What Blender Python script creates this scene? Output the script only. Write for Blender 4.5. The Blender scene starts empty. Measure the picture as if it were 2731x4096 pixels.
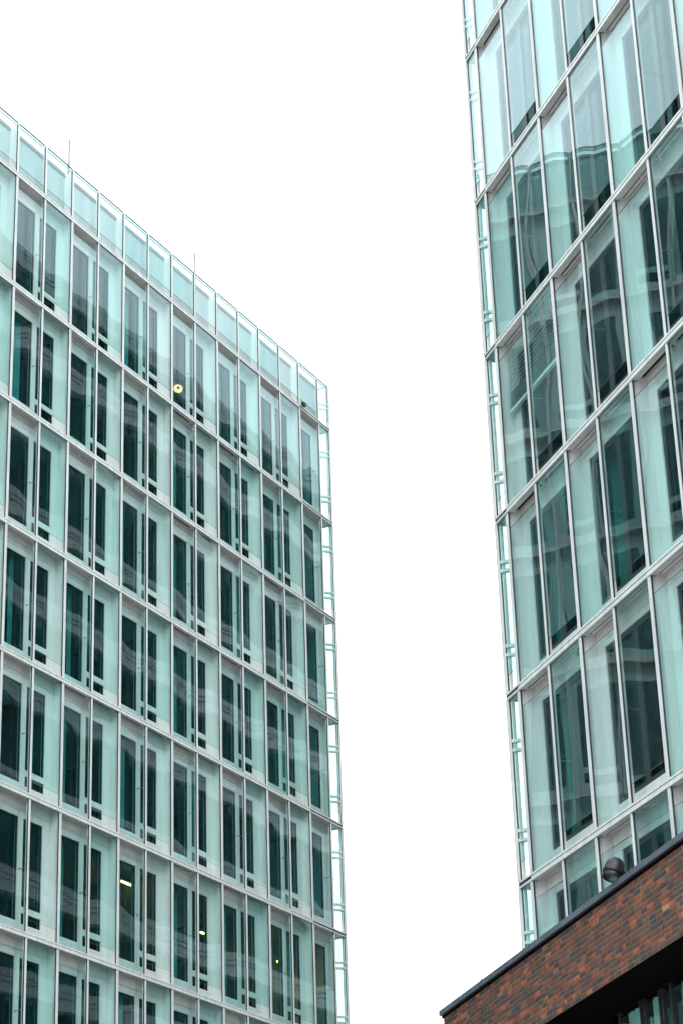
import bpy, math, random
from mathutils import Matrix, Vector
rnd = random.Random(7)
S = bpy.context.scene
COL = S.collection

# ------------------------------------------------------------------ camera
EYE = 1.65
PITCH, ROLL = 0.427087, 0.034527
cd = bpy.data.cameras.new('camera'); cam = bpy.data.objects.new('camera', cd); COL.objects.link(cam)
cd.sensor_fit = 'VERTICAL'; cd.sensor_height = 36.0; cd.lens = 80.09
cd.clip_start = 0.1; cd.clip_end = 5000
_c, _s, _cr, _sr = math.cos(PITCH), math.sin(PITCH), math.cos(ROLL), math.sin(ROLL)
_r = Vector((_cr, _sr * _s, -_sr * _c)); _u = Vector((_sr, -_cr * _s, _cr * _c)); _f = Vector((0, _c, _s))
_m = Matrix((_r, _u, -_f)).transposed().to_4x4(); _m.translation = (0, 0, EYE)
cam.matrix_world = _m
S.camera = cam

# ------------------------------------------------------------------ sky, sun, exposure
SUN_EL, SUN_AZ = math.radians(46), math.radians(172)
SKY = 2.7
w = bpy.data.worlds.new('World'); S.world = w; w.use_nodes = True
nt = w.node_tree; N = nt.nodes; Lk = nt.links
N.clear()
out = N.new('ShaderNodeOutputWorld'); bg = N.new('ShaderNodeBackground')
sky = N.new('ShaderNodeTexSky'); sky.sky_type = 'NISHITA'; sky.sun_disc = False
sky.sun_elevation = SUN_EL; sky.sun_rotation = SUN_AZ; sky.dust_density = 4.0; sky.air_density = 1.0
sc_ = N.new('ShaderNodeVectorMath'); sc_.operation = 'SCALE'; sc_.inputs['Scale'].default_value = 0.10
Lk.new(sky.outputs[0], sc_.inputs[0])
tc = N.new('ShaderNodeTexCoord')
no = N.new('ShaderNodeTexNoise'); no.inputs['Scale'].default_value = 2.2; no.inputs['Detail'].default_value = 4
Lk.new(tc.outputs['Generated'], no.inputs['Vector'])
rp = N.new('ShaderNodeValToRGB')
rp.color_ramp.elements[0].position = 0.3; rp.color_ramp.elements[0].color = (0.84, 0.92, 0.98, 1)
rp.color_ramp.elements[1].position = 0.7; rp.color_ramp.elements[1].color = (0.96, 0.99, 1.02, 1)
Lk.new(no.outputs['Fac'], rp.inputs['Fac'])
# overcast sky: twice as bright overhead as at the horizon
sx = N.new('ShaderNodeSeparateXYZ'); Lk.new(tc.outputs['Generated'], sx.inputs[0])
mr_ = N.new('ShaderNodeMapRange'); mr_.inputs['From Min'].default_value = 0.0; mr_.inputs['From Max'].default_value = 1.0
mr_.inputs['To Min'].default_value = 0.50; mr_.inputs['To Max'].default_value = 1.0
Lk.new(sx.outputs['Z'], mr_.inputs['Value'])
ov = N.new('ShaderNodeVectorMath'); ov.operation = 'SCALE'
Lk.new(rp.outputs['Color'], ov.inputs[0]); Lk.new(mr_.outputs[0], ov.inputs['Scale'])
mx = N.new('ShaderNodeMix'); mx.data_type = 'RGBA'; mx.inputs['Factor'].default_value = 0.90
Lk.new(sc_.outputs[0], mx.inputs['A']); Lk.new(ov.outputs[0], mx.inputs['B'])
Lk.new(mx.outputs['Result'], bg.inputs['Color']); bg.inputs['Strength'].default_value = SKY
Lk.new(bg.outputs[0], out.inputs['Surface'])

sd = bpy.data.lights.new('sun', 'SUN'); sd.energy = 1.2; sd.angle = math.radians(40); sd.color = (1.0, 0.97, 0.93)
sun = bpy.data.objects.new('sun', sd); COL.objects.link(sun)
_d = Vector((math.sin(SUN_AZ) * math.cos(SUN_EL), math.cos(SUN_AZ) * math.cos(SUN_EL), math.sin(SUN_EL)))
sun.rotation_euler = _d.to_track_quat('Z', 'Y').to_euler()
S.view_settings.view_transform = 'Standard'; S.view_settings.look = 'None'
S.view_settings.exposure = 0.46; S.view_settings.gamma = 1.0; S.view_settings.use_curve_mapping = False
S.render.engine = 'CYCLES'
cy = S.cycles
cy.max_bounces = 8; cy.diffuse_bounces = 3; cy.glossy_bounces = 3; cy.transmission_bounces = 4
cy.transparent_max_bounces = 20; cy.use_adaptive_sampling = True; cy.adaptive_threshold = 0.02; cy.use_denoising = True
cy.sample_clamp_indirect = 8.0; cy.caustics_reflective = False; cy.caustics_refractive = False

# ------------------------------------------------------------------ materials
def lin(c):
    return tuple(c) + (1.0,)
def base(name, col, rough=0.5, metal=0.0, var=0.0, scale=3.0, spec=0.5, bump=0.0, rand=0.0, stretch=None):
    m = bpy.data.materials.new(name); m.use_nodes = True
    t = m.node_tree; p = t.nodes['Principled BSDF']
    p.inputs['Roughness'].default_value = rough; p.inputs['Metallic'].default_value = metal
    p.inputs['Specular IOR Level'].default_value = spec
    p.inputs['Base Color'].default_value = lin(col)
    if var or rand:
        tcn = t.nodes.new('ShaderNodeTexCoord'); n = t.nodes.new('ShaderNodeTexNoise')
        oi = t.nodes.new('ShaderNodeObjectInfo')
        n.noise_dimensions = '4D'; n.inputs['Scale'].default_value = scale; n.inputs['Detail'].default_value = 5
        mu = t.nodes.new('ShaderNodeMath'); mu.operation = 'MULTIPLY'; mu.inputs[1].default_value = 40
        t.links.new(oi.outputs['Random'], mu.inputs[0]); t.links.new(mu.outputs[0], n.inputs['W'])
        if stretch:
            mpn = t.nodes.new('ShaderNodeMapping'); mpn.inputs['Scale'].default_value = stretch
            t.links.new(tcn.outputs['Object'], mpn.inputs['Vector']); t.links.new(mpn.outputs[0], n.inputs['Vector'])
        else: t.links.new(tcn.outputs['Object'], n.inputs['Vector'])
        mr = t.nodes.new('ShaderNodeMapRange'); mr.inputs['From Min'].default_value = 0.3; mr.inputs['From Max'].default_value = 0.7
        mr.inputs['To Min'].default_value = 1 - var; mr.inputs['To Max'].default_value = 1 + var * 0.4
        t.links.new(n.outputs['Fac'], mr.inputs['Value'])
        r2 = t.nodes.new('ShaderNodeMapRange'); r2.inputs['To Min'].default_value = 1 - rand; r2.inputs['To Max'].default_value = 1 + rand
        t.links.new(oi.outputs['Random'], r2.inputs['Value'])
        m2 = t.nodes.new('ShaderNodeMath'); m2.operation = 'MULTIPLY'
        t.links.new(mr.outputs[0], m2.inputs[0]); t.links.new(r2.outputs[0], m2.inputs[1])
        sc = t.nodes.new('ShaderNodeVectorMath'); sc.operation = 'SCALE'
        sc.inputs[0].default_value = col
        t.links.new(m2.outputs[0], sc.inputs['Scale'])
        t.links.new(sc.outputs[0], p.inputs['Base Color'])
        if bump:
            b = t.nodes.new('ShaderNodeBump'); b.inputs['Strength'].default_value = bump; b.inputs['Distance'].default_value = 0.01
            t.links.new(n.outputs['Fac'], b.inputs['Height']); t.links.new(b.outputs[0], p.inputs['Normal'])
    return m
def emit(name, col, strength):
    m = bpy.data.materials.new(name); m.use_nodes = True
    t = m.node_tree; t.nodes.clear()
    o = t.nodes.new('ShaderNodeOutputMaterial'); e = t.nodes.new('ShaderNodeEmission')
    e.inputs['Color'].default_value = lin(col); e.inputs['Strength'].default_value = strength
    t.links.new(e.outputs[0], o.inputs['Surface']); return m
def glass(name, tint, f0, wave, wscale, power=4.8, vary=0.0):
    """thin architectural glass: tinted see-through plus a mirror share that grows towards grazing angles (each of the pane's faces once)"""
    m = bpy.data.materials.new(name); m.use_nodes = True
    t = m.node_tree; t.nodes.clear(); nn = t.nodes.new; ln = t.links.new
    o = nn('ShaderNodeOutputMaterial'); mix = nn('ShaderNodeMixShader')
    tr = nn('ShaderNodeBsdfTransparent'); tr.inputs['Color'].default_value = lin(tint)
    gl = nn('ShaderNodeBsdfGlossy'); gl.inputs['Roughness'].default_value = 0.0; gl.inputs['Color'].default_value = (0.82, 0.96, 1.0, 1)
    ge = nn('ShaderNodeNewGeometry'); tcn = nn('ShaderNodeTexCoord'); oi = nn('ShaderNodeObjectInfo')
    tm = nn('ShaderNodeMix'); tm.data_type = 'RGBA'; ln(oi.outputs['Random'], tm.inputs['Factor'])
    tm.inputs['A'].default_value = lin([v ** (1 + vary) for v in tint]); tm.inputs['B'].default_value = lin([v ** (1 - vary) for v in tint])
    ln(tm.outputs['Result'], tr.inputs['Color'])
    mp = nn('ShaderNodeMapping'); mp.inputs['Scale'].default_value = (1.0, 1.0, 0.55)
    ln(tcn.outputs['Object'], mp.inputs['Vector'])
    n = nn('ShaderNodeTexNoise'); n.noise_dimensions = '4D'; n.inputs['Scale'].default_value = wscale; n.inputs['Detail'].default_value = 0.6
    mu = nn('ShaderNodeMath'); mu.operation = 'MULTIPLY'; mu.inputs[1].default_value = 97.0
    ln(oi.outputs['Random'], mu.inputs[0]); ln(mu.outputs[0], n.inputs['W']); ln(mp.outputs[0], n.inputs['Vector'])
    sb = nn('ShaderNodeVectorMath'); sb.operation = 'SUBTRACT'; sb.inputs[1].default_value = (0.5, 0.5, 0.5)
    ln(n.outputs['Color'], sb.inputs[0])
    sc = nn('ShaderNodeVectorMath'); sc.operation = 'SCALE'; sc.inputs['Scale'].default_value = wave
    ln(sb.outputs[0], sc.inputs[0])
    ad = nn('ShaderNodeVectorMath'); ad.operation = 'ADD'
    ln(ge.outputs['Normal'], ad.inputs[0]); ln(sc.outputs[0], ad.inputs[1])
    nz = nn('ShaderNodeVectorMath'); nz.operation = 'NORMALIZE'; ln(ad.outputs[0], nz.inputs[0])
    ln(nz.outputs[0], gl.inputs['Normal'])
    dt = nn('ShaderNodeVectorMath'); dt.operation = 'DOT_PRODUCT'; ln(nz.outputs[0], dt.inputs[0]); ln(ge.outputs['Incoming'], dt.inputs[1])
    ab = nn('ShaderNodeMath'); ab.operation = 'ABSOLUTE'; ln(dt.outputs['Value'], ab.inputs[0])
    om = nn('ShaderNodeMath'); om.operation = 'SUBTRACT'; om.inputs[0].default_value = 1.0; ln(ab.outputs[0], om.inputs[1]); om.use_clamp = True
    pw = nn('ShaderNodeMath'); pw.operation = 'POWER'; pw.inputs[1].default_value = power; ln(om.outputs[0], pw.inputs[0])
    ma = nn('ShaderNodeMath'); ma.operation = 'MULTIPLY_ADD'; ma.inputs[1].default_value = 1 - f0; ma.inputs[2].default_value = f0
    ma.use_clamp = True
    ln(pw.outputs[0], ma.inputs[0])
    ln(ma.outputs[0], mix.inputs['Fac']); ln(tr.outputs[0], mix.inputs[1]); ln(gl.outputs[0], mix.inputs[2])
    ln(mix.outputs[0], o.inputs['Surface']); return m

MT = {}
MT['white'] = base('white_coated_metal', (0.64, 0.68, 0.668), 0.42, var=0.20, scale=3.0, rand=0.04, stretch=(3, 3, .35))
MT['panel'] = base('white_wall_panel', (0.70, 0.71, 0.70), 0.5, var=0.10, scale=2.0, rand=0.04, stretch=(3, 3, .3))
MT['soffit'] = base('white_soffit_sheet', (0.72, 0.70, 0.67), 0.5, var=0.18, scale=3.0)
MT['dark'] = base('black_gasket', (0.012, 0.014, 0.02), 0.5)
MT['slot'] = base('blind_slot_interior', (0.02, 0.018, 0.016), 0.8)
MT['frame'] = base('anthracite_window_frame', (0.022, 0.022, 0.026), 0.35)
MT['glass'] = glass('green_tinted_facade_glass', (0.880, 0.976, 0.966), 0.030, 0.020, 0.8, 5.3, 0.35)
MT['inner'] = glass('dark_green_window_glass', (0.54, 0.80, 0.80), 0.022, 0.010, 0.7, 7.5, 0.25)
MT['rail'] = base('grey_green_glass_rail', (0.018, 0.075, 0.095), 0.3)
MT['parapet'] = base('grey_parapet_sheet', (0.47, 0.50, 0.50), 0.5, var=0.15, scale=1.5, rand=0.05, stretch=(2, 2, .4))
MT['inner_dark'] = glass('dark_teal_window_glass', (0.44, 0.72, 0.70), 0.018, 0.010, 0.7, 7.5, 0.25)
MT['edge'] = base('green_glass_edge', (0.01, 0.05, 0.045), 0.15)
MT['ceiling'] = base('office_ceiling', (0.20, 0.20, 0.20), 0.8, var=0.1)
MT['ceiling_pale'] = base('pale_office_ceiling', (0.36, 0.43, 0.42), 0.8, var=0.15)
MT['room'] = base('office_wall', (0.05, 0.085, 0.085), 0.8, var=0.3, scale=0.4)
MT['carpet'] = base('office_carpet', (0.16, 0.16, 0.165), 0.9)
MT['curtain'] = base('grey_white_curtain', (0.20, 0.39, 0.385), 0.9, var=0.2, scale=2)
MT['steel'] = base('galvanised_rod', (0.22, 0.22, 0.23), 0.4, metal=0.7)
MT['coping'] = base('slate_grey_coping_sheet', (0.095, 0.118, 0.148), 0.36, metal=0.0, var=0.35, scale=2.5, rand=0.1)
MT['mortar'] = base('grey_brown_mortar', (0.23, 0.19, 0.145), 0.9, var=0.35, scale=14, bump=0.3)
MT['lamp_body'] = base('black_powder_coat', (0.007, 0.008, 0.011), 0.42, spec=0.4)
MT['chrome'] = base('lamp_reflector', (0.30, 0.27, 0.24), 0.2, metal=1.0)
MT['asphalt'] = base('asphalt_paving', (0.27, 0.265, 0.255), 0.9, var=0.25, scale=0.3)
MT['roof'] = base('roof_membrane', (0.22, 0.22, 0.22), 0.9)
MT['black'] = base('black_soffit_and_coping_shadow', (0.0022, 0.002, 0.002), 0.9, spec=0.05)
MT['drape'] = base('pale_green_drape', (0.36, 0.62, 0.57), 0.9, var=0.2, scale=2)
MT['grey'] = base('mid_grey_pillar', (0.16, 0.18, 0.18), 0.6)
MT['band'] = base('pale_floor_band', (0.66, 0.67, 0.67), 0.5, var=0.06)
MT['warm'] = emit('warm_lamp', (1.0, 0.31, 0.15), 4.2)
MT['warmbar'] = emit('warm_light_strip', (1.0, 0.27, 0.06), 50.0)
MT['bookred'] = base('book_red', (0.45, 0.05, 0.04), 0.6)
MT['bookblue'] = base('book_blue', (0.03, 0.12, 0.4), 0.6)
MT['bookcream'] = base('book_cream', (0.7, 0.66, 0.45), 0.6)
MT['paper'] = base('white_board', (0.8, 0.83, 0.83), 0.6)

def brick_mat():
    m = bpy.data.materials.new('fired_clinker_brick'); m.use_nodes = True
    t = m.node_tree; p = t.nodes['Principled BSDF']; nn = t.nodes.new; ln = t.links.new
    at = nn('ShaderNodeAttribute'); at.attribute_name = 'clay'
    tcn = nn('ShaderNodeTexCoord'); ge = nn('ShaderNodeNewGeometry')
    n = nn('ShaderNodeTexNoise'); n.inputs['Scale'].default_value = 14; n.inputs['Detail'].default_value = 6
    ln(ge.outputs['Position'], n.inputs['Vector'])
    n2 = nn('ShaderNodeTexNoise'); n2.inputs['Scale'].default_value = 4.0; n2.inputs['Detail'].default_value = 3
    ln(ge.outputs['Position'], n2.inputs['Vector'])
    mr = nn('ShaderNodeMapRange'); mr.inputs['From Min'].default_value = .3; mr.inputs['From Max'].default_value = .7
    mr.inputs['To Min'].default_value = .55; mr.inputs['To Max'].default_value = 1.3
    ln(n.outputs['Fac'], mr.inputs['Value'])
    sc = nn('ShaderNodeVectorMath'); sc.operation = 'SCALE'; ln(at.outputs['Color'], sc.inputs[0]); ln(mr.outputs[0], sc.inputs['Scale'])
    # pale lime bloom in patches
    m2 = nn('ShaderNodeMapRange'); m2.inputs['From Min'].default_value = .62; m2.inputs['From Max'].default_value = .78
    m2.inputs['To Max'].default_value = .22
    ln(n2.outputs['Fac'], m2.inputs['Value'])
    mxx = nn('ShaderNodeMix'); mxx.data_type = 'RGBA'; ln(m2.outputs[0], mxx.inputs['Factor'])
    ln(sc.outputs[0], mxx.inputs['A']); mxx.inputs['B'].default_value = (0.22, 0.17, 0.17, 1)
    ln(mxx.outputs['Result'], p.inputs['Base Color'])
    p.inputs['Roughness'].default_value = .72
    b = nn('ShaderNodeBump'); b.inputs['Strength'].default_value = .5; b.inputs['Distance'].default_value = .006
    ln(n.outputs['Fac'], b.inputs['Height']); ln(b.outputs[0], p.inputs['Normal'])
    return m
MT['brick'] = brick_mat()

# ------------------------------------------------------------------ mesh helpers
class B:
    def __init__(s): s.v = []; s.f = []; s.m = []; s.names = []; s.vmin = None; s.smooth = []
    def mi(s, mat):
        if mat not in s.names: s.names.append(mat)
        return s.names.index(mat)
    def box(s, x0, x1, y0, y1, z0, z1, mat, bottom=None, edge=None):
        if s.vmin is not None:
            if z1 <= s.vmin: return s
            z0 = max(z0, s.vmin)
        b = len(s.v)
        s.v += [(x0, y0, z0), (x1, y0, z0), (x1, y1, z0), (x0, y1, z0), (x0, y0, z1), (x1, y0, z1), (x1, y1, z1), (x0, y1, z1)]
        F = [(0, 3, 2, 1), (4, 5, 6, 7), (0, 1, 5, 4), (1, 2, 6, 5), (2, 3, 7, 6), (3, 0, 4, 7)]
        k = s.mi(mat)
        for i, f in enumerate(F):
            s.f.append(tuple(b + j for j in f)); s.smooth.append(False)
            if edge and i in (0, 1, 3, 5): s.m.append(s.mi(edge))
            elif bottom and i == 0: s.m.append(s.mi(bottom))
            else: s.m.append(k)
        return s
    def side(s, x0, x1, y0, y1, z0, z1, mat):
        s.box(x0, x1, y0, y1, z0, z1, mat)
        for i in (0, 1, 2, 4): s.m[len(s.m) - 6 + i] = s.mi('edge')
        return s
    def pane(s, x0, x1, z0, z1, y, t, mat):
        return s.box(x0, x1, y - t / 2, y + t / 2, z0, z1, mat, edge='edge')
    def tube(s, p, q, r, mat, n=8, r2=None):
        p, q = Vector(p), Vector(q); d = (q - p).normalized()
        a = d.orthogonal().normalized(); c = d.cross(a); b = len(s.v); r2 = r if r2 is None else r2
        for (o, rr) in ((p, r), (q, r2)):
            for i in range(n):
                t = 2 * math.pi * i / n; s.v.append(tuple(o + rr * (math.cos(t) * a + math.sin(t) * c)))
        k = s.mi(mat)
        for i in range(n):
            j = (i + 1) % n; s.f.append((b + i, b + j, b + n + j, b + n + i)); s.m.append(k); s.smooth.append(True)
        s.f.append(tuple(b + i for i in reversed(range(n)))); s.m.append(k); s.smooth.append(False)
        s.f.append(tuple(b + n + i for i in range(n))); s.m.append(k); s.smooth.append(False)
        return s
    def lathe(s, prof, mat, n=28, cap=False):
        """profile of (r, z) turned about z"""
        b = len(s.v); k = s.mi(mat)
        for (r, z) in prof:
            for i in range(n):
                t = 2 * math.pi * i / n; s.v.append((r * math.cos(t), r * math.sin(t), z))
        for h in range(len(prof) - 1):
            for i in range(n):
                j = (i + 1) % n
                s.f.append((b + h * n + i, b + h * n + j, b + (h + 1) * n + j, b + (h + 1) * n + i)); s.m.append(k); s.smooth.append(True)
        return s
    def curtain(s, x0, x1, y, z0, z1, mat, amp=.03, wl=.11):
        n = max(4, int((x1 - x0) / wl * 6)); b = len(s.v); k = s.mi(mat)
        for i in range(n + 1):
            x = x0 + (x1 - x0) * i / n; yy = y + amp * math.sin(2 * math.pi * (x - x0) / wl) + .4 * amp * math.sin(x * 17)
            s.v += [(x, yy, z0), (x, yy, z1)]
        for i in range(n):
            s.f.append((b + 2 * i, b + 2 * i + 2, b + 2 * i + 3, b + 2 * i + 1)); s.m.append(k); s.smooth.append(True)
        return s
    def add(s, o, dx=0, dy=0, dz=0):
        b = len(s.v); s.v += [(x + dx, y + dy, z + dz) for x, y, z in o.v]
        for f, m, sm in zip(o.f, o.m, o.smooth):
            s.f.append(tuple(b + i for i in f)); s.m.append(s.mi(o.names[m])); s.smooth.append(sm)
        return s
    def mesh(s, name):
        me = bpy.data.meshes.new(name); me.from_pydata(s.v, [], s.f)
        for n in s.names: me.materials.append(MT[n])
        me.polygons.foreach_set('material_index', s.m); me.polygons.foreach_set('use_smooth', s.smooth)
        me.update(); return me
def link(name, data, parent=None, loc=(0, 0, 0), rz=None):
    o = bpy.data.objects.new(name, data); COL.objects.link(o)
    if parent is not None: o.parent = parent
    o.location = loc
    if rz is not None: o.rotation_euler = (0, 0, rz)
    return o
def tag(o, label, cat, group=None):
    o['label'] = label; o['category'] = cat
    if group: o['group'] = group
    return o
def structure(o): o['kind'] = 'structure'; return o

# ------------------------------------------------------------------ ground
gm = B().box(-1500, 1500, -1500, 1500, -0.5, 0.0, 'asphalt').mesh('ground')
structure(link('ground', gm))

# ------------------------------------------------------------------ the facade system shared by both glass blocks
BW, FH, D = 2.7976, 3.6, 0.27       # bay width, storey height, depth of the cavity behind the outer glass
HB = BW / 2
GAP = 0.33                          # open slit above the left pane / below the right pane

def p_transom():
    b = B()
    b.box(.003, BW - .003, -.036, .03, .028, .066, 'white')
    b.box(.003, BW - .003, -.026, .03, -.022, .018, 'white')
    b.box(.003, BW - .003, -.040, .03, -.070, -.032, 'white')
    b.box(.0, BW, -.008, .028, -.066, .074, 'dark')
    return b
def p_mullion():
    b = B(); z0, z1 = .074, FH - .074
    b.box(-.046, -.005, -.026, .02, z0, z1, 'white'); b.box(.005, .046, -.026, .02, z0, z1, 'white')
    b.box(-.005, .005, -.016, .018, z0, z1, 'dark')
    b.box(-.064, -.046, -.010, .015, z0, z1, 'dark'); b.box(.046, .064, -.010, .015, z0, z1, 'dark')
    b.box(-.032, .032, .020, .085, z0, z1, 'white')
    return b
def p_half_mullion():
    b = B(); z0, z1 = .074, FH - .074
    b.box(-.032, .032, -.026, .02, z0, z1, 'white')
    b.box(-.050, -.032, -.010, .015, z0, z1, 'dark'); b.box(.032, .050, -.010, .015, z0, z1, 'dark')
    b.box(-.022, .022, .020, .066, z0, z1, 'white')
    return b
def p_shell(wide):
    """cavity floor (its underside is the soffit of the bay below) with the two blind slots, and the reveal at the left mullion"""
    b = B(); s0, s1 = .105, .225
    b.box(.04, BW - .04, .03, s0, -.05, .05, 'soffit')
    for (a, c) in ((.10, HB - .05), (HB + .05, BW - .16)):
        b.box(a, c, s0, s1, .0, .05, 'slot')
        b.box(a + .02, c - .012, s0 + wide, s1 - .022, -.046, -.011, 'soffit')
    for (a, c) in ((.04, .10), (HB - .05, HB + .05), (BW - .16, BW - .04)): b.box(a, c, s0, s1, -.05, .05, 'soffit')
    b.box(.04, BW - .04, s1, D, -.05, .05, 'soffit')
    b.box(-.04, .04, .086, D + .12, -.05, FH - .05, 'panel')
    return b
def panels(kind):
    """inner wall, one builder for each panel: list of (name, builder)"""
    y0, y1 = D, D + .12; g = .004; ls = []
    top, bot = 3.10, .40
    def P(n, *boxes):
        b = B()
        for (a, c, z0, z1) in boxes: b.box(a, c, y0, y1, z0, z1, 'panel')
        ls.append((n, b))
    if kind == 'L':
        P('head_panel', (.04, BW - .04, 3.10, 3.27 - g)); P('head_panel', (.04, BW - .04, 3.27 + g, FH - .05))
        P('jamb_panel', (.04, .40, .30, 3.10)); P('jamb_panel', (2.42, BW - .04, .30, 3.10))
        P('post_panel', (1.34, 1.55, .30, 3.10)); P('rail_panel', (1.55, 2.42, .64, .80))
        P('sill_panel', (.04, BW - .04, .05, .30 - g), (.40, 1.34, .30, .40), (1.55, 2.42, .30, .36))
    else:
        P('head_panel', (.04, BW - .04, 3.23, 3.36 - g)); P('head_panel', (.04, BW - .04, 3.36 + g, FH - .05))
        P('jamb_panel', (.04, .36, .40, 3.23)); P('jamb_panel', (2.44, BW - .04, .40, 3.23))
        P('sill_panel', (.04, BW - .04, .05, .40 - g))
    return ls
def windows(kind):
    """list of (name, builder) : frames and panes of the inner windows"""
    ls = []
    def W(a, c, z0, z1, fr, mids=()):
        y = D + .055; b = B()
        b.box(a, a + fr, y - .03, y + .03, z0, z1, 'frame'); b.box(c - fr, c, y - .03, y + .03, z0, z1, 'frame')
        b.box(a + fr, c - fr, y - .03, y + .03, z0, z0 + fr, 'frame'); b.box(a + fr, c - fr, y - .03, y + .03, z1 - fr, z1, 'frame')
        for (q, wd) in mids: b.box(q, q + wd, y - .03, y + .10, z0 + fr, z1 - fr, 'frame')
        ls.append(('window_frame', b))
        xs = [a + fr] + [v for (q, wd) in mids for v in (q, q + wd)] + [c - fr]
        for i in range(0, len(xs), 2):
            ls.append(('window_pane', B().pane(xs[i], xs[i + 1], z0 + fr, z1 - fr, y, .012, 'inner' if kind == 'L' else 'inner_dark')))
    if kind == 'L':
        W(.40, 1.34, .40, 3.10, .022); W(1.55, 2.42, .80, 3.10, .022); W(1.55, 2.42, .36, .64, .016)
    else:
        W(.36, 2.44, .40, 3.23, .095, ((1.42, .17),))
    return ls
def p_strut():
    b = B(); b.tube((HB, .02, 1.74), (HB, D + .01, 1.74), .009, 'steel', 6); b.box(HB - .02, HB + .02, D - .012, D - .002, 1.72, 1.76, 'steel')
    return b
def left_pane(): return B().pane(.062, HB - .048, .085, FH - .075 - GAP, 0, .014, 'glass')
def right_pane(): return B().pane(HB + .048, BW - .062, .075 + GAP, FH - .085, 0, .014, 'glass')

M_TR, M_MU, M_HM = p_transom().mesh('transom'), p_mullion().mesh('mullion'), p_half_mullion().mesh('half_mullion')
SH_B = [p_shell(w_) for w_ in (.034, .05, .09)]
M_SH = [b.mesh('facade_bay') for b in SH_B]
M_ST = p_strut().mesh('strut')
M_GL, M_GR = left_pane().mesh('glass_pane'), right_pane().mesh('glass_pane')
KIT = {}
for k_ in 'LR':
    KIT[k_] = [(n, b.mesh(n)) for n, b in panels(k_) + windows(k_)]
def simple_bay(kind, vmin=None):
    b = B()
    for q in [p_transom(), p_mullion(), SH_B[1], left_pane(), right_pane()] + [x for _, x in panels(kind) + windows(kind)]: b.add(q)
    hm = p_half_mullion(); b.add(hm, HB)
    if vmin is not None:
        pass
    return b
M_SIMPLE = {k_: simple_bay(k_).mesh('facade_bay') for k_ in 'LR'}
def clipped(b, vmin):
    v = []
    for (x, y, z) in b.v: v.append((x, y, max(z, vmin)))
    b.v = v; return b
# curtains: several ways they hang behind the inner windows
CURT = {'L': [], 'R': []}
for (ws) in ([(.46, .62)], [(.98, 1.24)], [(.85, 1.02), (1.60, 1.75)], [(.44, 1.24)], [(2.1, 2.36)], [(.44, 1.24), (1.58, 2.36)], [(1.0, 1.22), (2.2, 2.36)], []):
    b = B()
    for a, c in ws: b.curtain(a, c, D + .30, .32, 3.16, 'curtain')
    CURT['L'].append(b.mesh('curtain') if ws else None)
for (ws) in ([(.50, .80)], [(.46, .75), (2.0, 2.38)], [(1.62, 1.85)], [(.46, 1.0)], [(2.15, 2.4), (.9, 1.1)], []):
    b = B()
    for a, c in ws: b.curtain(a, c, D + .34, .32, 3.16, 'curtain', amp=.035, wl=.13)
    CURT['R'].append(b.mesh('curtain') if ws else None)

def full_bay(bld, kind, u, z, vmin=None):
    bay = link('facade_bay', M_SH[rnd.choice((0, 0, 1, 1, 2))], bld, (u, 0, z))
    link('transom', M_TR, bay); link('mullion', M_MU, bay); link('half_mullion', M_HM, bay, (HB, 0, 0))
    link('glass_pane', M_GL, bay); link('glass_pane', M_GR, bay)
    link('strut', M_ST, bay)
    for n, me in KIT[kind]: link(n, me, bay)
    c = rnd.choice(CURT[kind] + [None] * (1 if kind == 'L' else 6))
    if c: link('curtain', c, bay)
    return bay
def cut_bay(bld, kind, u, z, vmin):
    """lowest visible storey, standing on the roof of the brick wing"""
    bay = link('facade_bay', clipped(p_shell(.03), vmin).mesh('facade_bay'), bld, (u, 0, z))
    for n, b, dx in [('mullion', p_mullion(), 0), ('half_mullion', p_half_mullion(), HB), ('glass_pane', left_pane(), 0), ('glass_pane', right_pane(), 0), ('strut', p_strut(), 0)]:
        link(n, clipped(b, vmin).mesh(n), bay, (dx, 0, 0))
    for n, b in panels(kind) + windows(kind):
        if max(q[2] for q in b.v) > vmin + .05: link(n, clipped(b, vmin).mesh(n), bay)
    return bay

def interior(bld, u0, u1, ztr, depth, part_every, z_bottom, ceil='ceiling'):
    """slabs, back wall and partitions of the storeys"""
    y0 = D + .13
    for z in ztr:
        b = B().box(u0, u1, y0, depth, z - .33, z + .26, ceil)
        b.box(u0, u1, y0 + .02, depth, z + .262, z + .28, 'carpet')
        link('floor_slab', b.mesh('floor_slab'), bld)
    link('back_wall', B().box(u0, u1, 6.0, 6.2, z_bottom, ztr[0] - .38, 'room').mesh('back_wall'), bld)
    k = 0; u = u0
    b = B()
    while u < u1 - .2:
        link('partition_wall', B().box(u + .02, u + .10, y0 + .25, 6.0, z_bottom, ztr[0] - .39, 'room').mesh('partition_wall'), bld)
        u += BW * part_every

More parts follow.
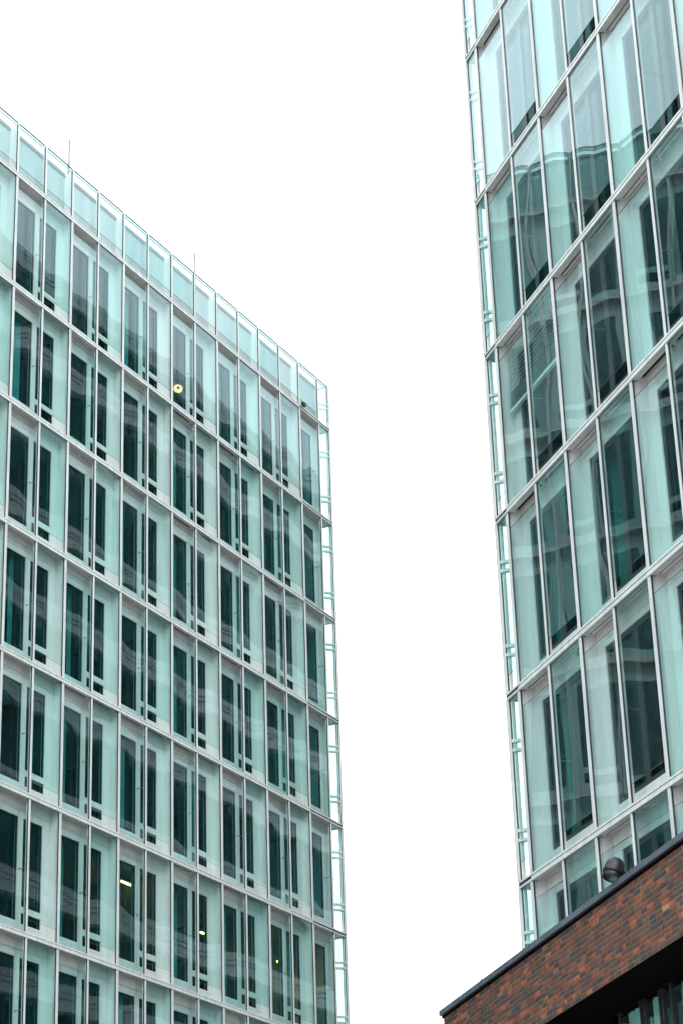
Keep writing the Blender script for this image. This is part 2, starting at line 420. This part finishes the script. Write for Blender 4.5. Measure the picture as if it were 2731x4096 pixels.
def corner_kit(width, side):
    """glazed corner: side=+1 corner lies at +u (left block), -1 at -u (right block). origin at the last mullion"""
    s = side; X = lambda a: a * s
    def bx(b, a, c, *r, **k):
        lo, hi = sorted((X(a), X(c))); return b.box(lo, hi, *r, **k)
    t = B()
    for (z0, z1, y) in ((.028, .066, .036), (-.022, .018, .026), (-.070, -.032, .040)):
        bx(t, .003, width + y, -y, .03, z0, z1, 'white')
        bx(t, width - .03, width + y, .03, 1.6, z0, z1, 'white')
    bx(t, .0, width + .03, -.028, .028, -.068, .068, 'dark'); bx(t, width - .028, width + .028, .03, 1.6, -.068, .068, 'dark')
    bx(t, .03, width - .03, .031, 1.0, -.045, .045, 'soffit')
    po = B(); z0, z1 = .074, FH - .074
    bx(po, width - .03, width + .045, -.045, .03, z0, z1, 'white'); bx(po, width - .040, width - .03, -.01, .015, z0, z1, 'dark')
    bx(po, width - .02, width + .03, 1.38, 1.46, z0, z1, 'white')
    bx(po, width - .07, width - .02, .040, .085, z0, z1, 'panel')
    gf = B(); lo, hi = sorted((X(.05), X(width - .048))); gf.pane(lo, hi, .075 + GAP, FH - .08, 0, .014, 'glass')
    gs = B(); lo, hi = sorted((X(width - .007), X(width + .007))); gs.side(lo, hi, .035, 1.375, .085, FH - .08, 'glass')
    br = B()
    zz = (1.0, .82, 2.72, 2.54)
    brs = []
    for z in zz:
        b = B(); p0 = Vector((X(width - .02), .02, z)); p1 = Vector((X(width - .32), .33, z))
        d = (p1 - p0).normalized(); n = Vector((-d.y, d.x, 0)) * .045
        q = [p0 - n, p1 - n, p1 + n, p0 + n]
        vb = len(b.v); k = b.mi('panel')
        b.v += [tuple(v - Vector((0, 0, .03))) for v in q] + [tuple(v + Vector((0, 0, .03))) for v in q]
        for f in ((0, 3, 2, 1), (4, 5, 6, 7), (0, 1, 5, 4), (1, 2, 6, 5), (2, 3, 7, 6), (3, 0, 4, 7)):
            b.f.append(tuple(vb + i for i in f)); b.m.append(k); b.smooth.append(False)
        brs.append(b)
    ic = B(); bx(ic, width - .36, width - .30, D, D + .06, .05, FH - .05, 'panel')
    return t, po, gf, gs, brs, ic
def corner_bays(bld, u, zs, width, side, vmins={}):
    t, po, gf, gs, brs, ic = corner_kit(width, side)
    mt, mp, mf, ms, mi = t.mesh('corner_bay'), po.mesh('corner_post'), gf.mesh('glass_pane'), gs.mesh('side_pane'), ic.mesh('jamb_panel')
    mb = [b.mesh('bracket') for b in brs]
    for i, z in enumerate(zs):
        c = link('corner_bay', mt, bld, (u, 0, z))
        link('corner_post', mp, c); link('glass_pane', mf, c); link('side_pane', ms, c); link('jamb_panel', mi, c)
        for m in mb: link('bracket', m, c)

# ================================================================== LEFT GLASS BLOCK
LX, LY, LZ, LA = -8.85758, 54.76115, 39.39606 + EYE, 1.105537
left = link('office_building', None, None, (LX, LY, 0), LA)
tag(left, 'green glass office block at left with white grid facade and glazed roof parapet', 'office building')
ZL = lambda r: LZ - r * FH                       # height of transom r
L_U1 = 6.5 * BW + .78
for r in range(1, 11):
    for c in range(-9, 6):
        if c >= -1 and r <= 7: full_bay(left, 'L', c * BW, ZL(r + 1))
        elif r <= 9: link('facade_bay', M_SIMPLE['L'], left, (c * BW, 0, ZL(r + 1)))
# the last bay before the corner is half as wide
def end_bay_parts():
    sh = B()
    sh.box(.04, HB, .03, .105, -.05, .05, 'soffit'); sh.box(.10, HB - .10, .105, .225, .0, .05, 'slot'); sh.box(.12, HB - .12, .14, .211, -.046, -.011, 'soffit')
    sh.box(.04, .10, .105, .225, -.05, .05, 'soffit'); sh.box(HB - .10, HB, .105, .225, -.05, .05, 'soffit'); sh.box(.04, HB, .225, D, -.05, .05, 'soffit')
    sh.box(-.04, .04, .086, D + .12, -.05, FH - .05, 'panel')
    tr = B()
    for (z0, z1, y) in ((.028, .066, .036), (-.022, .018, .026), (-.070, -.032, .040)): tr.box(.003, HB - .003, -y, .03, z0, z1, 'white')
    tr.box(0, HB, -.028, .028, -.068, .068, 'dark')
    g = .004; y0, y1 = D, D + .12; e = HB + .46
    ls = [('head_panel', B().box(.04, e, y0, y1, 3.10, 3.27 - g, 'panel')), ('head_panel', B().box(.04, e, y0, y1, 3.27 + g, FH - .05, 'panel')),
          ('jamb_panel', B().box(.04, .40, y0, y1, .30, 3.10, 'panel')), ('jamb_panel', B().box(1.34, 1.55 - g, y0, y1, .30, 3.10, 'panel')),
          ('jamb_panel', B().box(1.55 + g, e, y0, y1, .30, 3.10, 'panel')),
          ('sill_panel', B().box(.04, e, y0, y1, .05, .30 - g, 'panel').box(.40, 1.34, y0, y1, .30, .40, 'panel'))]
    ls += windows('L')[:2]
    return sh, tr, ls
sh_, tr_, ls_ = end_bay_parts()
m_sh, m_tr = sh_.mesh('facade_bay'), tr_.mesh('transom'); m_ls = [(n, b.mesh(n)) for n, b in ls_]
for r in range(1, 8):
    bay = link('facade_bay', m_sh, left, (6 * BW, 0, ZL(r + 1)))
    link('transom', m_tr, bay); link('mullion', M_MU, bay); link('half_mullion', M_HM, bay, (HB, 0, 0)); link('glass_pane', M_GL, bay); link('strut', M_ST, bay)
    for n, me in m_ls: link(n, me, bay)
# roof parapet: glass standing free in front of a low wall
PT = 37.50 + EYE
PH = PT - ZL(1)
def parapet_kit(wd, half):
    wall = B(); wall.box(.03, wd - .03, D, D + .10, .05, PH - .17, 'parapet'); wall.box(.02, wd - .02, D - .025, D + .13, PH - .17, PH - .05, 'roof')
    wall.box(.03, wd - .03, .03, D, -.05, .05, 'soffit')
    fin = B().box(-.03, .03, .02, D, .074, PH - .10, 'panel')
    mul = B(); mul.box(-.032, .032, -.026, .02, .074, PH + .012, 'white'); mul.box(-.050, -.032, -.010, .015, .074, PH, 'dark'); mul.box(.032, .050, -.010, .015, .074, PH, 'dark')
    mul.box(-.055, .055, .022, .050, .30, PH - .055, 'panel'); mul.box(-HB + .055, -.055, .022, .050, PH - .075, PH - .012, 'panel')
    arm = B().tube((0, .02, PH - .10), (0, D + .02, PH - .16), .012, 'white', 6)
    gp = B().pane(.052, half - .052, .075 + .25, PH, 0, .014, 'glass'); gp.box(.052, half - .052, -.014, .014, PH, PH + .045, 'rail')
    return wall, fin, mul, arm, gp
wall, fin, mul, arm, gp = parapet_kit(BW, HB)
mw, mf, mm, ma, mg = wall.mesh('parapet_bay'), fin.mesh('fin'), mul.mesh('mullion'), arm.mesh('stay_rod'), gp.mesh('glass_pane')
for c in range(-9, 6):
    p = link('parapet_bay', mw, left, (c * BW, 0, ZL(1)))
    link('transom', M_TR, p); link('mullion', mm, p); link('mullion', mm, p, (HB, 0, 0)); link('glass_pane', mg, p); link('glass_pane', mg, p, (HB, 0, 0))
    link('fin', mf, p); link('stay_rod', ma, p); link('stay_rod', ma, p, (HB, 0, 0))
wall, fin, mul, arm, gp = parapet_kit(HB + .40, HB)
p = link('parapet_bay', wall.mesh('parapet_bay'), left, (6 * BW, 0, ZL(1)))
link('transom', m_tr, p); link('mullion', mm, p); link('mullion', mm, p, (HB, 0, 0)); link('glass_pane', mg, p); link('fin', mf, p); link('stay_rod', ma, p); link('stay_rod', ma, p, (HB, 0, 0))
# corner of the parapet
cw = .78
t_, po_, gf_, gs_, brs_, ic_ = corner_kit(cw, 1)
pc = link('corner_bay', t_.mesh('corner_bay'), left, (6.5 * BW, 0, ZL(1)))
link('corner_post', B().box(cw - .03, cw + .045, -.045, .03, .074, PH, 'white').mesh('corner_post'), pc)
link('glass_pane', B().pane(.05, cw - .04, .075 + .25, PH, 0, .014, 'glass').mesh('glass_pane'), pc)
link('side_pane', B().side(cw - .007, cw + .007, .035, 1.4, .33, PH, 'glass').mesh('side_pane'), pc)
link('cap_rail', B().box(.04, cw + .02, -.014, .014, PH, PH + .045, 'rail').box(cw - .012, cw + .016, .014, 1.4, PH, PH + .045, 'rail').mesh('cap_rail'), pc)
for b in brs_[:2]: link('bracket', b.mesh('bracket'), pc)
link('inner_frame', B().box(.05, cw - .03, .022, .05, PH - .075, PH - .012, 'panel').box(cw - .09, cw - .03, .022, .05, .074, PH - .075, 'panel').box(cw - .34, cw - .27, D, D + .08, .05, PH - .2, 'panel').mesh('inner_frame'), pc)
link('stay_rod', B().tube((.3, .02, PH - .1), (cw - .02, .5, PH - .1), .014, 'white', 6).tube((cw - .1, .05, PH - .25), (.25, .4, .9), .022, 'panel', 6).mesh('stay_rod'), pc)
corner_bays(left, 6.5 * BW, [ZL(r + 1) for r in range(1, 9)], cw, 1)
# core of the block
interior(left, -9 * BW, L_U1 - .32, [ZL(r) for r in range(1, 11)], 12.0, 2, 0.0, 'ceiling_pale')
link('roof_deck', B().box(-9 * BW, L_U1 - .3, D + .12, 14, ZL(1) + .28, ZL(1) + .34, 'roof').mesh('roof_deck'), left)
link('side_wall', B().box(L_U1 - .31, L_U1 - .30, D + .12, 14.0, 0, ZL(1) + 1.2, 'panel').mesh('side_wall'), left)
link('base_wall', B().box(-9 * BW, L_U1, .0, .3, 0, ZL(10) - .08, 'panel').mesh('base_wall'), left)

# ================================================================== RIGHT GLASS BLOCK
RX, RY, RZ, RA = 3.168861, 39.744705, 28.79856 + EYE, -1.237103
right = link('office_building', None, None, (RX, RY, 0), RA)
tag(right, 'green glass office block at right rising above the brick wall', 'office building')
ZR = lambda r: RZ - r * FH
R_U0 = -.53
VC = 1.05
for r in range(-2, 6):
    for c in range(0, 8):
        z = ZR(r + 1)
        if r == 5: cut_bay(right, 'R', c * BW, z, VC)
        elif c <= 3 and -1 <= r: full_bay(right, 'R', c * BW, z)
        else: link('facade_bay', M_SIMPLE['R'], right, (c * BW, 0, z))
corner_bays(right, 0.0, [ZR(r + 1) for r in range(-2, 5)], .53, -1)
# lowest corner piece stands on the brick wing
t_, po_, gf_, gs_, brs_, ic_ = corner_kit(.53, -1)
pc = link('corner_bay', clipped(ic_, VC).mesh('corner_bay'), right, (0, 0, ZR(6)))
for n, b in (('corner_post', po_), ('glass_pane', gf_), ('side_pane', gs_)): link(n, clipped(b, VC).mesh(n), pc)
for b in brs_[:1] + brs_[2:]: link('bracket', b.mesh('bracket'), pc)
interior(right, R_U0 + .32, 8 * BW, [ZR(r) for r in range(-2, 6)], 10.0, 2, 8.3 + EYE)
link('side_wall', B().box(R_U0 + .30, R_U0 + .31, D + .12, 12.0, 8.2 + EYE, ZR(-2), 'panel').mesh('side_wall'), right)
pr = B().box(R_U0, 8 * BW, -.03, .3, ZR(-2) - .07, ZR(-2) + .2, 'white'); link('roof_edge', pr.mesh('roof_edge'), right)
link('roof_deck', B().box(R_U0, 8 * BW, .31, 12, ZR(-2) + .2, ZR(-2) + .3, 'roof').mesh('roof_deck'), right)

# ================================================================== OFFICE BLOCK OPPOSITE (seen mirrored in the left block's glass)
opp = link('office_building', None, None, (LX, LY, 0), LA)
tag(opp, 'banded office block standing opposite, seen only mirrored in the left glass facade', 'office building')
OW, O0, O1, OT = -13.6, 12.0, 70.0, 47.6 + EYE
link('core_wall', B().box(O0, O1, OW - 12, OW - .5, 0, OT - .4, 'room').mesh('core_wall'), opp)
z = OT; k = 0
while z > 4:
    b = B().box(O0, O1, OW - .45, OW, z - .85, z - .45, 'band').box(O0, O1, OW - .45, OW + .04, z - .44, z - .30, 'band').box(O0, O1, OW - .45, OW + .07, z - .28, z, 'band')
    link('floor_band', b.mesh('floor_band'), opp)
    link('window_strip', B().box(O0, O1, OW - .25, OW - .23, z - 3.6, z - .85, 'inner').mesh('window_strip'), opp)
    z -= FH
for i in range(int((O1 - O0) / 2.8) + 1):
    link('pillar', B().box(O0 + i * 2.8, O0 + i * 2.8 + (.8 if i % 2 else .2), OW - .42, OW - .27, 0, OT - .5, 'grey').mesh('pillar'), opp)

# ================================================================== BRICK WING
TH, BZ = 0.271449, 9.0479 + EYE
brick = link('brick_building', None, None, (1.5856, 43.0579, 0), -(math.pi / 2 - TH))
tag(brick, 'dark red brick wing with slate coping below the right glass block', 'brick building')
BH, CH, BL = 1.25, 1.25 / 15, .252
LEN = 18.0
SEGS = [(0.0, 1.42), (1.435, 6.445), (6.46, LEN)]
CLAY = [((.31, .082, .032), 12), ((.20, .058, .028), 15), ((.145, .048, .029), 16), ((.098, .042, .030), 16), ((.068, .040, .033), 16),
        ((.046, .036, .037), 13), ((.038, .040, .047), 6), ((.080, .056, .038), 9), ((.21, .088, .060), 4)]
pick = [c for c, n in CLAY for _ in range(n)]; YELLOW = (.40, .22, .08)
wc = B()
for (a_, c_) in SEGS: wc.box(a_, c_, .008, .12, BZ - BH, BZ, 'mortar', bottom='black')
for (a_, c_) in ((1.4205, 1.4345), (6.4455, 6.4595)): wc.box(a_, c_, .012, .12, BZ - BH, BZ, 'black')
wc.box(.002, LEN, .121, .30, BZ - BH + .002, BZ - .002, 'black')
link('wall_core', wc.mesh('wall_core'), brick)
def brick_mesh(lst, name):
    """lst of (x0,x1,y0,y1,z0,z1,colour); arrises knocked off at the front"""
    v, f, cs = [], [], []
    for (x0, x1, y0, y1, z0, z1, col) in lst:
        b = len(v); e = .005
        v += [(x0, y1, z0), (x1, y1, z0), (x1, y1, z1), (x0, y1, z1), (x0, y0 + e, z0), (x1, y0 + e, z0), (x1, y0 + e, z1), (x0, y0 + e, z1),
              (x0 + e, y0, z0 + e), (x1 - e, y0, z0 + e), (x1 - e, y0, z1 - e), (x0 + e, y0, z1 - e)]
        F = [(0, 1, 5, 4), (1, 2, 6, 5), (2, 3, 7, 6), (3, 0, 4, 7), (4, 5, 9, 8), (5, 6, 10, 9), (6, 7, 11, 10), (7, 4, 8, 11), (8, 9, 10, 11)]
        f += [tuple(b + i for i in q) for q in F]; cs += [col] * 12
    me = bpy.data.meshes.new(name); me.from_pydata(v, [], f)
    at = me.color_attributes.new('clay', 'FLOAT_COLOR', 'POINT')
    at.data.foreach_set('color', [x for c in cs for x in (c[0], c[1], c[2], 1.0)])
    me.materials.append(MT['brick']); me.update(); return me
allb = []
for (s0, s1) in SEGS:
    for j in range(15):
        z0 = BZ - BH + j * CH; x = s0 - (.5 * BL if j % 2 else 0) - (.25 * BL if j % 5 == 3 else 0)
        while x < s1 - .02:
            ln_ = BL * (.5 if rnd.random() < .06 else 1)
            a, c = max(x + .009, s0), min(x + ln_ - .009, s1)
            if c - a > .03:
                k = 1 + rnd.uniform(-.18, .22); col = tuple(k * q for q in rnd.choice(pick))
                allb.append((a, c, rnd.uniform(-.003, .003), z0 + .0075 + rnd.uniform(-.001, .001), z0 + CH - .0075, col))
            x += ln_
vis = sorted([b for b in allb if b[1] < 12.0], key=lambda b: -b[0])
near = set(id(b) for b in vis[:300])
cache = {}
far = []
for b in allb:
    if id(b) in near:
        a, c, y, z0, z1, col = b
        key = (round(c - a, 2), rnd.randrange(70))
        if rnd.random() < .008: key = (round(c - a, 2), 'y'); col = YELLOW
        if key not in cache: cache[key] = brick_mesh([(0, c - a, 0, .10, 0, z1 - z0, col)], 'brick')
        link('brick', cache[key], brick, (a, y, z0))
    else:
        far.append((b[0], b[1], b[2], b[2] + .10, b[3], b[4], b[5]))
o = link('brick_courses', brick_mesh(far, 'brick_courses'), brick); o['kind'] = 'stuff'
# coping in lengths
x = -.06
while x < LEN:
    x1 = min(x + 2.6, LEN)
    b = B().box(x, x1 - .006, -.065, .42, BZ + .048, BZ + .140, 'coping').box(x, x1 - .006, -.052, .40, BZ + .140, BZ + .150, 'coping').box(x, x1 - .006, -.012, .30, BZ + .002, BZ + .046, 'black').box(x1 - .05, x1 + .03, -.068, .41, BZ + .046, BZ + .153, 'coping')  # black strip under each coping length is the overhang's shadow, built as colour
    link('coping', b.mesh('coping'), brick); x = x1
link('roof_deck', B().box(.05, LEN, .421, 14, BZ - .15, BZ - .02, 'roof').mesh('roof_deck'), brick)
link('end_wall', B().box(.0, .3, .31, 12, 0, BZ - .16, 'mortar').mesh('end_wall'), brick)
# recessed glazing below the band
SD = .78
zb = BZ - BH
link('soffit', B().box(.01, LEN, .304, SD + .4, zb + .006, zb + .2, 'black').mesh('soffit'), brick)
link('lintel', B().box(.31, LEN, SD - .02, SD + .15, zb - .10, zb + .005, 'black').mesh('lintel'), brick)
posts = [(7.64, 7.88), (8.42, 8.60), (9.95, 10.19), (10.75, 10.93), (12.3, 12.54), (13.1, 13.28), (14.7, 14.94)]
for (a_, c_) in posts:
    link('window_post', B().box(a_, a_ + .06, SD + .02, SD + .09, 0, zb - .10, 'frame').box(a_ + .06, c_ - .06, SD + .04, SD + .09, 0, zb - .10, 'frame').box(c_ - .06, c_, SD + .02, SD + .09, 0, zb - .10, 'frame').mesh('window_post'), brick)
xs = [6.30] + [v for p_ in posts for v in p_] + [LEN - 1]
for i in range(0, len(xs), 2):
    link('window_pane', B().pane(xs[i], xs[i + 1], .4, zb - .10, SD + .05, .012, 'glass').mesh('window_pane'), brick)
for x in (6.77, 8.91, 11.3, 13.7): link('glazing_bar', B().box(x, x + .07, SD + .0, SD + .04, .4, zb - .10, 'frame').mesh('glazing_bar'), brick)
for (a_, c_, dy) in ((6.90, 7.62, .14), (6.34, 6.72, .6), (7.90, 8.12, .14), (9.12, 9.70, .14), (8.7, 8.86, .3), (10.25, 10.7, .14), (11.4, 12.2, .14)):
    link('curtain', B().curtain(a_, c_, SD + dy, .3, zb - .12, 'drape', .02, .19).mesh('curtain'), brick)
link('back_wall', B().box(.31, LEN, SD + 3.0, SD + 3.2, 0, zb, 'room').mesh('back_wall'), brick)
link('pier', B().box(.31, 6.29, SD - .02, SD + .2, 0, zb - .1, 'black').mesh('pier'), brick)

# ================================================================== THINGS ON AND IN THE BUILDINGS
def at_local(bld, u, w_, z):
    a = bld.rotation_euler[2]
    return (bld.location[0] + u * math.cos(a) - w_ * math.sin(a), bld.location[1] + u * math.sin(a) + w_ * math.cos(a), z)
# floodlight on the coping
fl = link('floodlight', None, None, (3.975, 34.15, 9.325 + EYE)); tag(fl, 'black bell shaped floodlight clamped to the brick wall coping', 'floodlight')
ax = Vector((.32, .12, .94)).normalized()
qrot = ax.to_track_quat('Z', 'Y')
def fpart(name, b, rot=True):
    o = link(name, b.mesh(name), fl)
    if rot: o.rotation_mode = 'QUATERNION'; o.rotation_quaternion = qrot
    return o
body = B().lathe([(.0, .225), (.045, .222), (.085, .208), (.118, .180), (.140, .140), (.152, .09), (.157, .03), (.166, .012), (.167, -.03), (.150, -.046), (.150, .0), (.0, .02)], 'lamp_body', 32)
fpart('housing', body)
fpart('rim', B().lathe([(.140, -.03), (.150, -.04), (.153, -.12), (.146, -.125), (.138, -.122), (.134, -.05)], 'lamp_body', 32))
fpart('reflector', B().lathe([(.134, -.105), (.105, -.06), (.06, -.03), (.0, -.022)], 'chrome', 32))
fpart('lens', B().lathe([(.136, -.108), (.0, -.109)], 'inner', 32))
br = B().tube((.15, .02, -.01), (.27, .03, -.05), .022, 'lamp_body', 10).tube((.20, .02, -.03), (.31, .03, -.03), .014, 'steel', 8)
br.box(.26, .285, -.02, .10, -.14, .06, 'lamp_body').box(.225, .30, -.01, .02, -.09, -.06, 'lamp_body')
fpart('bracket', br, False)

# lightning rods on the left roof
for (u, lean, h1, h2, lab) in ((2.95, .05, 1.30, 1.05, 'thin lightning rod on the left roof nearest the picture edge'), (10.30, .0, 1.15, .95, 'thin lightning rod on the left roof nearer the corner')):
    q = at_local(left, u, .28, PT - .25)
    rr = link('lightning_rod', None, None, q); tag(rr, lab, 'lightning rod', 'lightning rods on the left roof')
    link('mast', B().tube((0, 0, 0), (lean * .6, 0, h1 + .2), .036, 'steel', 8).mesh('mast'), rr)
    link('tip', B().tube((lean * .6, 0, h1 + .2), (lean * 1.2, 0, h1 + h2 + .2), .014, 'steel', 6, .008).mesh('tip'), rr)

# security camera at the parapet foot
sc_o = link('security_camera', None, None, at_local(left, 16.98, -.09, ZL(1) + .12), LA); tag(sc_o, 'small black security camera at the foot of the left parapet', 'security camera')
link('housing', B().box(-.09, .09, -.05, .04, -.05, .05, 'lamp_body').box(-.11, .11, -.06, .045, .05, .06, 'lamp_body').mesh('housing'), sc_o)
link('arm', B().tube((0, .03, -.03), (0, .10, -.07), .015, 'lamp_body', 8).mesh('arm'), sc_o)

# glowing pendant lamp in the top storey of the left block
pl = link('pendant_lamp', None, None, at_local(left, 10.02, .75, 33.64 + EYE)); tag(pl, 'glowing round pendant lamp behind a top floor window of the left block', 'lamp')
_q = Vector((.05, .62, .78)).to_track_quat('Z', 'Y')
for n_, b_ in (('shade', B().lathe([(.04, .20), (.12, .18), (.24, .11), (.285, .0), (.28, .0), (.22, .09), (.10, .14)], 'bookcream', 28)),
               ('diffuser', B().lathe([(.275, .004), (.20, .06), (.10, .10), (.085, .14)], 'warm', 28)),
               ('socket', B().lathe([(.085, .13), (.07, .08), (.0, .075)], 'slot', 20))):
    o = link(n_, b_.mesh(n_), pl); o.rotation_mode = 'QUATERNION'; o.rotation_quaternion = _q; o.scale = (.54, .54, .54)
link('cable', B().tube((0, .06, .08), (0, .06, 1.3), .006, 'lamp_body', 6).mesh('cable'), pl)

# warm ceiling strips in the lit rooms of the left block
def strip(c, r, du, w_, dz, ln_, lab):
    u = c * BW + du
    ln_ *= .75
    o = link('ceiling_light', None, None, at_local(left, u, w_, ZL(r) - dz), LA); tag(o, lab, 'ceiling light', 'lit ceiling strips in the left block')
    link('housing', B().box(-ln_ / 2, ln_ / 2, -.05, .05, .0, .05, 'white').mesh('housing'), o)
    link('tube', B().box(-ln_ / 2 + .02, ln_ / 2 - .02, -.02, .02, -.035, .0, 'warmbar').mesh('tube'), o)
strip(2, 6, 2.3, 1.3, .55, 1.2, 'warm light strip in the lit room second row from the bottom, farthest left')
strip(4, 6, 1.9, 1.6, .95, 1.2, 'warm light strip in the lit room behind the lower middle bays')
strip(5, 6, 1.6, 1.6, .5, 1.2, 'warm light strip in the brown lit room near the corner')
strip(6, 6, .9, 1.6, .9, .9, 'warm light strip in the corner room of the left block')

# books on a window sill of the left block
bx0 = 1 * BW + .95
for i in range(9):
    hgt = rnd.uniform(.20, .30)
    q = at_local(left, bx0 + i * .048, .52, ZL(3) + .40)
    o = link('book', B().box(0, .04, 0, .16, 0, hgt, ('bookcream', 'bookred', 'bookcream', 'bookblue')[i % 4]).box(.003, .037, .004, .156, hgt, hgt + .004, 'paper').mesh('book'), None, q, LA)
    tag(o, 'book in the row of books on a window sill of the left block', 'book', 'books on the sill')

# half lowered venetian blind in the right block
vb = link('venetian_blind', None, None, at_local(right, 0, 0, ZR(2)), RA); tag(vb, 'half lowered white venetian blind in the right block', 'venetian blind')
ba, bc = .10, BW - .12
n_s = 22
sl_mesh = B()
sl = B()
bb = len(sl.v); kk = sl.mi('white')
for (y, zz) in ((-.026, -.004), (0, .003), (.026, -.004)):
    sl.v += [(ba, y, zz + y * .60), (bc, y, zz + y * .60)]
for i in range(2): sl.f.append((2 * i, 2 * i + 1, 2 * i + 3, 2 * i + 2)); sl.m.append(kk); sl.smooth.append(True)
sl_m = sl.mesh('slat')
zc = -.10
for i in range(n_s):
    zc -= .085 if i < 12 else .034
    link('slat', sl_m, vb, (0, .18, zc))
link('bottom_rail', B().box(ba, bc, .145, .215, zc - .10, zc - .035, 'white').mesh('bottom_rail'), vb)
for u in (.35, 1.25, 1.55, 2.4):
    link('ladder_cord', B().tube((u, .18, -.06), (u, .18, zc - .03), .004, 'steel', 5).mesh('ladder_cord'), vb)
# pale boards leaning inside two right-block windows
for r, lab in ((3, 'pale board leaning inside the third full storey window near the right block corner'), (4, 'pale board leaning inside the lowest full storey window near the right block corner')):
    o = link('board', B().box(0, .04, 0, .55, 0, .62, 'paper').mesh('board'), None, at_local(right, 1.75, D + .30, ZR(r + 1) + .75), RA)
    tag(o, lab, 'board')
